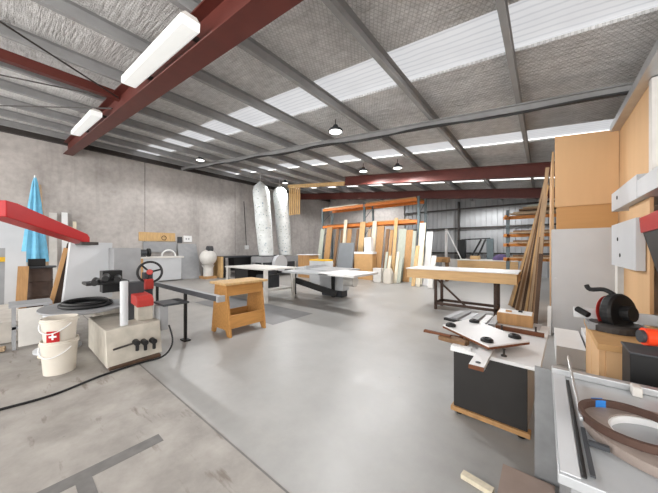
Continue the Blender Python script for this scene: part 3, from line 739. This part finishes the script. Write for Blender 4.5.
# cantilever timber rack at the far right
parts = [('upright', B().box(-1.22,-1.1,13.0,13.12,0,3.05), M['rackblue']), ('upright', B().box(.5,.62,13.0,13.12,0,3.05), M['rackblue'])]
for z in (1.05, 1.62, 2.0, 2.72):
    parts.append(('rack_beam', B().box(-1.3,.7,12.9,13.02,z-.06,z+.06), M['rack_tan']))
    parts.append(('shelf_arm', B().box(-1.2,-1.12,12.2,13.0,z-.05,z+.05), M['rack_tan']))
thing('timber_rack', 'orange shelved timber rack by the end wall', 'rack', parts)
i = 0
desc = {1.05:'bottom', 1.62:'second', 2.0:'third', 2.72:'top'}
nmz = ['front plank','middle plank','rear plank']
for z in (1.05, 1.62, 2.0, 2.72):
    for j in range(3):
        yy = 12.3+.22*j
        solo('stacked_plank', B().box(-1.05+.1*j,.65,yy,yy+.2,z+.062,z+.11+.05*(j%2)+.02*j), M[('rough','brown','yellow' if z == 2.0 and j == 0 else 'pale')[j] if z != 2.72 else 'rough'],
             '%s lying on the %s shelf of the orange timber rack' % (nmz[j], desc[z]), 'plank', 'planks on the timber rack')
for j in range(3):
    solo('stacked_plank', B().box(-.75+.12*j,.6,12.3,12.9,2.925+.06*j,2.975+.06*j), M[('brown','rough','greygreen')[j]], ('lowest','middle','highest')[j]+' wide board piled above the top shelf planks of the timber rack', 'plank', 'planks on the timber rack')

# rough timbers leaning against the grey cabinet
mt = ['rough','pine','rough_dark','rough','brown','rough','rough_dark','rough','pine','brown','rough','rough_dark','rough','pine','rough_dark','rough','brown','rough','rough_dark']  # dark timbers stand in for the shaded gaps in the row
N = len(mt)
ordn = ['first','second','third','fourth','fifth','sixth','seventh','eighth','ninth']
place = ['%s from the table end' % o for o in ordn] + ['midmost'] + ['%s from the cabinet' % o for o in ordn[::-1]]
def foot_x(y):
    for (y0, x0), (y1, x1) in zip(((8.4,-.72),(7.4,-.345),(6.9,-.23)), ((7.4,-.345),(6.9,-.23),(5.8,-.12))):
        if y >= y1: return x0+(x1-x0)*(y0-y)/(y0-y1)
for i, m in enumerate(mt):
    t = i/(N-1)
    zt = (2.9,3.1,2.7,3.2,2.8,2.5,3.0,2.4,2.8,2.1,3.1,1.8,2.5,2.0,1.6,2.3,1.7,1.9,1.4)[i]
    y = 8.35-2.45*t
    board('leaning_timber', '%s leaning timber of the row beside the grey cabinet, %s' % ({'rough':'grey-brown','pine':'pale','rough_dark':'dark','brown':'reddish brown'}[m], place[i]), 'timber',
          (foot_x(y), y, 0), (foot_x(y)+(.05-foot_x(y))*min(1, zt/2.9), 7.9-1.95*t, zt), (.075,.05,.06,.04)[i % 4], .028, M[m], (1,0,0), 'timbers leaning by the cabinet')

# ------------------------------------------------------------------ grey cabinet and sheets above
thing('tall_cabinet', 'tall light grey cabinet beside the leaning timbers', 'cabinet', [
    ('carcass', B().box(.1,.86,5.97,6.45,.04,1.82), M['lightgrey']), ('door', B().box(.1,.845,5.95,5.97,.12,1.82), M['lightgrey'], [('handle', B().cyl((.15,5.93,.98),(.15,5.95,.98),.015), M['alu'])]),
    ('plinth', B().box(.12,.84,5.98,6.4,0,.08), M['black'])], bevel=.003)
solo('plywood_sheet', B().box(.16,.885,5.99,6.02,1.822,2.2), M['ply_dark'], 'darker tan sheet standing on the tall grey cabinet, the low strip', 'sheet')
solo('plywood_sheet', B().prism([(.14,5.97,2.201),(.89,5.97,2.201),(.89,5.97,3.33),(.14,5.97,3.41)],(0,.03,0)), M['ply'], 'large smooth tan sheet above the tall grey cabinet', 'sheet')
board('door_edge', 'thin white strip standing at the left side of the tall cabinet', 'strip', (.06,5.93,0), (.07,5.93,.5), .05, .02, M['white'], (1,0,0))
# low white panels on the floor in front of the cabinet
thing('low_white_unit', 'low white unit on the floor before the tall grey cabinet', 'unit', [
    ('panel', B().box(.12,.4,4.5,5.5,0,.24), M['white']), ('panel', B().box(.43,.8,4.6,5.5,0,.3), M['white']), ('gap_filler', B().box(.4,.43,4.6,5.5,0,.18), M['charcoal'])])

# wall cabinets
def wall_cab(y0, y1, z0, z1, label, dots, x=.65, x1=.945):
    parts = [('carcass', B().box(x,x1,y0,y1,z0,z1), M['lightgrey'])]
    for (y, z) in dots: parts.append(('hinge_hole', B().cyl((x-.006,y,z),(x+.01,y,z),.022), M['black']))
    thing('wall_cabinet', label, 'wall cabinet', parts, 'wall cabinets', bevel=.003)
wall_cab(3.63, 4.78, 1.95, 2.17, 'upper light grey wall cabinet, the farther box with one dark hole', [(4.45,2.08)])
wall_cab(2.3, 3.61, 1.95, 2.11, 'upper light grey wall cabinet at the right edge, nearest box', [])
wall_cab(3.66, 4.78, 1.29, 1.78, 'lower white wall cabinet with two dark holes below the upper boxes', [(4.42,1.6),(4.3,1.42)], x1=.712)
solo('white_trim_post', B().box(.66,.71,4.5,4.65,0,1.289), M['offwhite'], 'off-white post under the lower wall cabinet', 'post')
# angled black and red case on the low partition
thing('red_black_case', 'black case with a red top band propped tilted at the right edge', 'case', [
    ('case_body', B().prism([(.66,3.5,1.64),(.66,2.6,1.66),(.66,2.6,.901),(.66,2.72,.901),(.66,3.05,1.26)],(.288,0,0)), M['black']),
    ('band', B().prism([(.65,3.55,1.765),(.65,2.6,1.8),(.65,2.6,1.655),(.65,3.5,1.63)],(.298,0,0)), M['red'], 'red top band')], bevel=.005)

# ------------------------------------------------------------------ chop saw bench
thing('saw_bench', 'plywood box bench that carries the black mitre saw', 'workbench', [
    ('benchtop', B().box(.26,.94,2.36,3.1,.86,.9), M['mdf']), ('front_panel', B().box(.27,.3,2.75,3.08,0,.86), M['ply']), ('front_panel', B().box(.27,.3,2.4,2.73,0,.86), M['ply']),
    ('end_panel', B().box(.3,.9,2.38,2.41,0,.86), M['ply']), ('shelf', B().box(.3,.9,2.41,3.05,.4,.43), M['ply']), ('bolt', B().cyl((.255,2.8,.5),(.27,2.8,.5),.02), M['brown_steel'])], bevel=.003)
c = Vector((.4,2.82,.9))
turn = B().lathe((c.x,c.y,c.z), [(.15,0),(.15,.04),(.13,.055),(0,.055)], 28)
blade_c = c+Vector((.02,.02,.125)); ax = Vector((.75,-.6,.1)).normalized()
guard = B().lathe(blade_c-ax*.035, [(0,0),(.128,0),(.14,.015),(.14,.055),(.128,.07),(0,.07)], 30, axis=ax)
hand = blade_c+Vector((-.14,.05,.08))
thing('mitre_saw', 'black mitre saw with a red blade guard on the plywood bench', 'mitre saw', [
    ('base', B().box(c.x-.15,c.x+.15,c.y-.1,c.y+.12,c.z,c.z+.05), M['cast']), ('turntable', turn, M['dark_steel']),
    ('fence', B().box(c.x-.22,c.x+.22,c.y+.05,c.y+.07,c.z+.05,c.z+.13), M['alu']),
    ('blade_guard', guard, M['black']), ('blade', B().lathe(blade_c-ax*.062, [(0,0),(.12,0),(.12,.004),(0,.004)], 40, axis=ax), M['red2'], 'reddish blade'),
    ('motor', B().cyl(blade_c+ax*.03, blade_c+ax*.085, .055), M['black']), ('arm', B().beam(blade_c+Vector((.02,.1,0)), c+Vector((.05,.14,.06)), .07,.06), M['charcoal']),
    ('handle', B().tube([blade_c+Vector((-.02,0,.13)), blade_c+Vector((-.07,.03,.16)), hand+Vector((.0,.02,.07)), hand+Vector((-.02,.04,.1))], .017, 8, 4), M['black']),
    ('front_handle', B().cyl(c+Vector((-.14,-.02,.09)), c+Vector((-.2,.04,.12)), .022), M['black'])], bevel=.003)
thing('black_tool_cabinet', 'black cabinet at the right edge with the orange tools on it', 'tool cabinet', [
    ('carcass', B().box(.34,.9,2.02,2.2,.0,.96), M['black']), ('rim', B().box(.335,.91,2.01,2.21,.96,.972), M['charcoal']), ('handle', B().box(.45,.6,2.0,2.02,.86,.88), M['charcoal'])], bevel=.004)
thing('orange_tool', 'long orange power tool on the black cabinet', 'power tool', [
    ('body', B().cyl((.4,2.1,1.04),(.62,2.16,1.035),.045,.035), M['orangered']), ('grip', B().box(.5,.54,2.1,2.16,.972,1.02), M['black']), ('collar', B().cyl((.385,2.096,1.04),(.4,2.1,1.04),.032), M['charcoal'])])
solo('orange_battery', B().box(.46,.58,2.02,2.08,.972,1.03), M['orangered'], 'orange battery block before the long orange tool', 'battery', bevel=.012)
for i, (dx, h, lb) in enumerate(((0,.16,'black bottle behind the orange tool, left one'),(.075,.19,'black bottle behind the orange tool, middle one'),(.15,.15,'black bottle behind the orange tool, right one'))):
    c2 = (.66+dx*.7, 2.42+dx*.2)
    thing('bottle', lb, 'bottle', [('body', B().lathe((c2[0]+.1,c2[1],.9), [(0,0),(.03,0),(.03,h+.02),(.016,h+.07),(.016,h+.1)], 14).smooth(), M['black']), ('cap', B().cyl((c2[0]+.1,c2[1],.9+h+.1),(c2[0]+.1,c2[1],.9+h+.13),.018), M['lightgrey'])], 'black bottles on the saw bench')

# ------------------------------------------------------------------ black panel workbox with parts on it
th = -.05
R = lambda b: b.rot((-.35,2.6,0), th)
WT = .6
thing('black_workbox', 'black fronted work box with a white top on a timber skid', 'work box', [
    ('front_panel', R(B().box(-.64,-.1,2.57,2.59,.07,WT-.03)), M['black_pan']),
    ('side_panel', R(B().box(-.64,-.62,2.59,3.85,.07,WT-.03)), M['lightgrey']), ('side_panel', R(B().box(-.12,-.1,2.59,3.85,.07,WT-.03)), M['lightgrey']),
    ('skid', R(B().box(-.66,-.08,2.55,2.63,.03,.07)), M['tan']), ('skid', R(B().box(-.66,-.08,3.7,3.78,.03,.07)), M['tan']),
    ('worktop', R(B().box(-.66,-.02,2.54,3.95,WT-.03,WT)), M['white'])]
    + [('caster', R(B().cyl((x_,y_,.0),(x_,y_,.03),.025)), M['black']) for x_ in (-.6,-.14) for y_ in (2.6,3.74)], bevel=.003)
# diamond plate with round black feet
tz = WT+.05
pl = [(-.84,2.95),(-.66,3.42),(-.1,2.92),(-.36,2.55)]
solo('plate_spacer', B().box(-.6,-.4,2.85,3.1,WT,tz), M['brown'], 'brown block under the white diamond plate', 'block')
thing('diamond_plate', 'white four-sided board with brown edges and four black round feet', 'board', [
    ('panel', B().prism([(x,y,tz+.02) for x, y in pl],(0,0,.012)), M['white']), ('edge_band', B().prism([(x,y,tz) for x, y in pl],(0,0,.02)), M['walnut'], 'brown edge'),
    ] + [('foot', B().lathe((x,y,tz+.032), [(.05,0),(.05,.018),(.035,.03),(.02,.03),(.018,.015),(0,.015)], 22), M['black']) for x, y in ((-.76,2.95),(-.6,3.27),(-.39,2.67),(-.21,2.94))])
thing('white_tongue_board', 'white narrow board with a dark hole sticking out below the diamond plate', 'board', [
    ('slat', B().box(-.44,-.34,2.2,2.8,WT+.001,WT+.03), M['white']), ('hole', B().cyl((-.39,2.27,WT+.029),(-.39,2.27,WT+.033),.018), M['black']), ('front_edge', B().box(-.44,-.34,2.19,2.2,WT+.001,WT+.03), M['walnut'])])
solo('brown_offcut', B().box(-.8,-.55,2.66,2.76,WT+.001,WT+.04).rot((-.68,2.7,0),-.2), M['brown'], 'brown offcut under the left corner of the diamond plate', 'offcut')
fr = B().box(-.98,-.9,2.72,3.12,WT+.001,WT+.016).box(-.98,-.66,2.72,2.75,WT+.001,WT+.016)
solo('corner_strip', B().box(-.96,-.7,2.7,2.73,WT+.042,WT+.06).rot((-.7,2.72,0),-.1), M['walnut'], 'thin walnut strip jutting left from the work box, nearer one', 'strip', 'walnut strips')
solo('corner_strip', B().box(-1.0,-.62,2.84,2.87,WT+.002,WT+.02).rot((-.6,2.85,0),.05), M['walnut'], 'thin walnut strip jutting left from the work box, farther one', 'strip', 'walnut strips')
solo('square_offcut', B().box(-.66,-.5,2.56,2.64,WT+.001,WT+.012), M['white'], 'white offcut lying over the walnut strips', 'offcut')
# fan of grey strips at the back of the white top
for i in range(6):
    a = -.55+.1*i
    solo('grey_strip', B().box(-1.0+.1*i,-.935+.1*i,3.5,4.02,WT+.001+.0*i,WT+.02+.012*(i%2)).rot((-.62,3.5,0),a*.25), M['midgrey' if i % 2 else 'lightgrey'],
         ('leftmost','second','third','fourth','fifth','rightmost')[i]+' grey strip of the fan laid behind the diamond plate', 'strip', 'grey strips')
solo('black_bar', B().box(-.98,-.55,3.4,3.44,WT+.001,WT+.03).rot((-.7,3.42,0),-.25), M['black'], 'black bar lying across before the grey strips', 'bar')
thing('parts_box', 'brown sided box with white papers on top at the back of the white worktop', 'box', [
    ('front_side', B().box(-.44,-.1,3.72,3.74,WT+.002,WT+.13), M['tan']), ('body', B().box(-.44,-.1,3.74,3.98,WT+.002,WT+.13), M['mdf']), ('paper', B().box(-.43,-.11,3.75,3.97,WT+.13,WT+.136), M['white']),
    ('small_part', B().box(-.36,-.3,3.8,3.85,WT+.136,WT+.15), M['tan']), ('small_part', B().box(-.24,-.2,3.86,3.92,WT+.136,WT+.15), M['black'])])
solo('thin_sheet', B().prism([(-.52,3.7,WT+.001),(-.04,3.66,WT+.001),(-.02,3.98,WT+.001),(-.5,3.98,WT+.001)],(0,0,.001)), M['lightgrey'], 'thin pale sheet under the brown sided box', 'sheet')
solo('walnut_bar', B().box(-.42,.0,3.42,3.46,WT+.001,WT+.04).rot((-.2,3.44,0),-.1), M['walnut'], 'long walnut bar on the white top before the brown sided box', 'bar')
for i, (x, y, nm) in enumerate(((-.36,3.42,'left of the walnut bar'),(-.07,3.56,'behind the right end of the walnut bar'),(-.26,2.62,'near the front edge of the white top'))):
    solo('steel_pin', B().lathe((x,y,WT), [(0,0),(.022,0),(.022,.008),(.008,.015),(.008,.055),(.014,.06),(0,.062)], 14), M['dark_steel'], 'small steel pin standing on the white top, '+nm, 'pin', 'steel pins')

# ------------------------------------------------------------------ near grey machine table, right foreground
TZ = .85
thing('grey_machine_table', 'grey steel machine table with pale margin in the right foreground', 'machine table', [
    ('cabinet', B().box(.06,1.15,1.05,1.79,0,TZ-.03), M['cast']),
    ('tabletop', B().box(.03,1.2,1.01,1.82,TZ-.03,TZ), M['tablegrey']),
    ('side_wing', B().box(.035,.08,1.02,1.8,TZ,TZ+.004), M['lightgrey']),
    ('slot_strip', B().box(.082,.094,1.03,1.74,TZ,TZ+.006), M['black']),
    ('fence_rail', B().box(.098,.108,1.3,2.0,TZ+.031,TZ+.045), M['alu']),
    ('rear_rail', B().box(.03,1.2,1.79,1.83,TZ,TZ+.03), M['alu']),
    ('rail_stop', B().box(.3,.33,1.74,1.79,TZ,TZ+.04), M['offwhite'])], bevel=.003)
thing('try_square', 'dark steel try square lying on the grey machine table', 'try square', [
    ('blade', B().box(.1,.112,1.04,1.3,TZ+.006,TZ+.012), M['charcoal']), ('stock', B().box(.112,.16,1.2,1.215,TZ+.006,TZ+.02), M['charcoal'])])
rc = (.31,1.35,TZ+.001)
thing('edging_roll', 'wide flat roll of grey-brown edge banding on the machine table', 'edging roll', [
    ('coil', B().ringband(rc,.135,.2,.03,64), M['bandgrey']), ('inner_coil', B().ringband((rc[0],rc[1],rc[2]),.128,.134,.024,64), M['white'])])
r2 = (.235,1.36,TZ+.032)
thing('edging_loop', 'loose dark brown edge banding loop with blue tape on the wide roll', 'edging roll', [
    ('loop', B().ringband(r2,.122,.137,.024,64), M['bandbrown']),
    ('tape_patch', B().add(*(lambda p: (p.v,p.f))(patch((r2[0],r2[1]),.121,r2[2]-.001,r2[2]+.026,-.1,.25))), M['bluetape'], 'blue tape'),
    ('tape_patch', B().add(*(lambda p: (p.v,p.f))(patch((r2[0],r2[1]),.1385,r2[2]-.001,r2[2]+.026,2.0,2.3))).add(*(lambda p: (p.v,p.f))(patch((r2[0],r2[1]),.121,r2[2]-.001,r2[2]+.026,2.0,2.3))), M['bluetape'], 'blue tape')])
# sheet goods on the floor, bottom edge
board('steel_sheet', 'grey steel sheet standing upright between the black work box and the near machine table', 'sheet', (.13,2.2,0), (.13,2.24,.71), .36, .025, M['cast'], (1,0,0))
solo('cardboard_sheet', B().box(-.22,.05,1.5,2.16,.001,.02), M['cardboard'], 'pinkish brown cardboard sheet on the floor at the bottom edge', 'sheet')
solo('timber_strip', B().box(-.42,-.24,1.86,1.91,.001,.03).rot((-.33,1.88,0),-.15), M['pale'], 'pale timber strip on the floor left of the cardboard', 'timber')

struct('floor_patch', B().box(-7.5,-4.1,3.3,4.45,0,.001), mat('worn_grey_floor_paint', (128,128,129), .5, 0, .1, 3))
# floor tape
solo('floor_tape', B().box(-2.41,-2.3,-.9,.78,.0005,.002), M['tape'], 'long grey tape strip on the dusty floor at the left', 'tape')
solo('floor_tape', B().box(-2.3,-1.95,.28,.36,.0005,.002), M['tape'], 'short grey tape stub beside the long strip', 'tape')

# ------------------------------------------------------------------ light
w = bpy.data.worlds.new('overcast_sky'); sc.world = w; w.use_nodes = True
nt = w.node_tree; bg = nt.nodes['Background']
tc = nt.nodes.new('ShaderNodeTexCoord'); sp = nt.nodes.new('ShaderNodeSeparateXYZ'); nt.links.new(tc.outputs['Generated'], sp.inputs[0])
rp = nt.nodes.new('ShaderNodeValToRGB'); rp.color_ramp.elements[0].position = .35; rp.color_ramp.elements[0].color = (1.6,1.57,1.54,1)
rp.color_ramp.elements[1].position = .52; rp.color_ramp.elements[1].color = (1,.985,.96,1)
mr = nt.nodes.new('ShaderNodeMapRange'); mr.inputs[1].default_value = -1; mr.inputs[2].default_value = 1
nt.links.new(sp.outputs[2], mr.inputs[0]); nt.links.new(mr.outputs[0], rp.inputs[0]); nt.links.new(rp.outputs[0], bg.inputs[0])
bg.inputs[1].default_value = 4.3

# ------------------------------------------------------------------ camera
cd = bpy.data.cameras.new('camera'); cam = bpy.data.objects.new('camera', cd); COL.objects.link(cam)
cam.location = (0,0,1.5); cam.rotation_euler = (PI/2, 0, TH)
cd.sensor_fit = 'HORIZONTAL'; cd.sensor_width = 36; cd.lens = 264/658*36; cd.shift_y = 1.5/658; cd.clip_start = .05
sc.camera = cam
vs_ = sc.view_settings; vs_.view_transform = 'Standard'; vs_.look = 'None'; vs_.gamma = 1; vs_.use_curve_mapping = False; vs_.exposure = 0.12
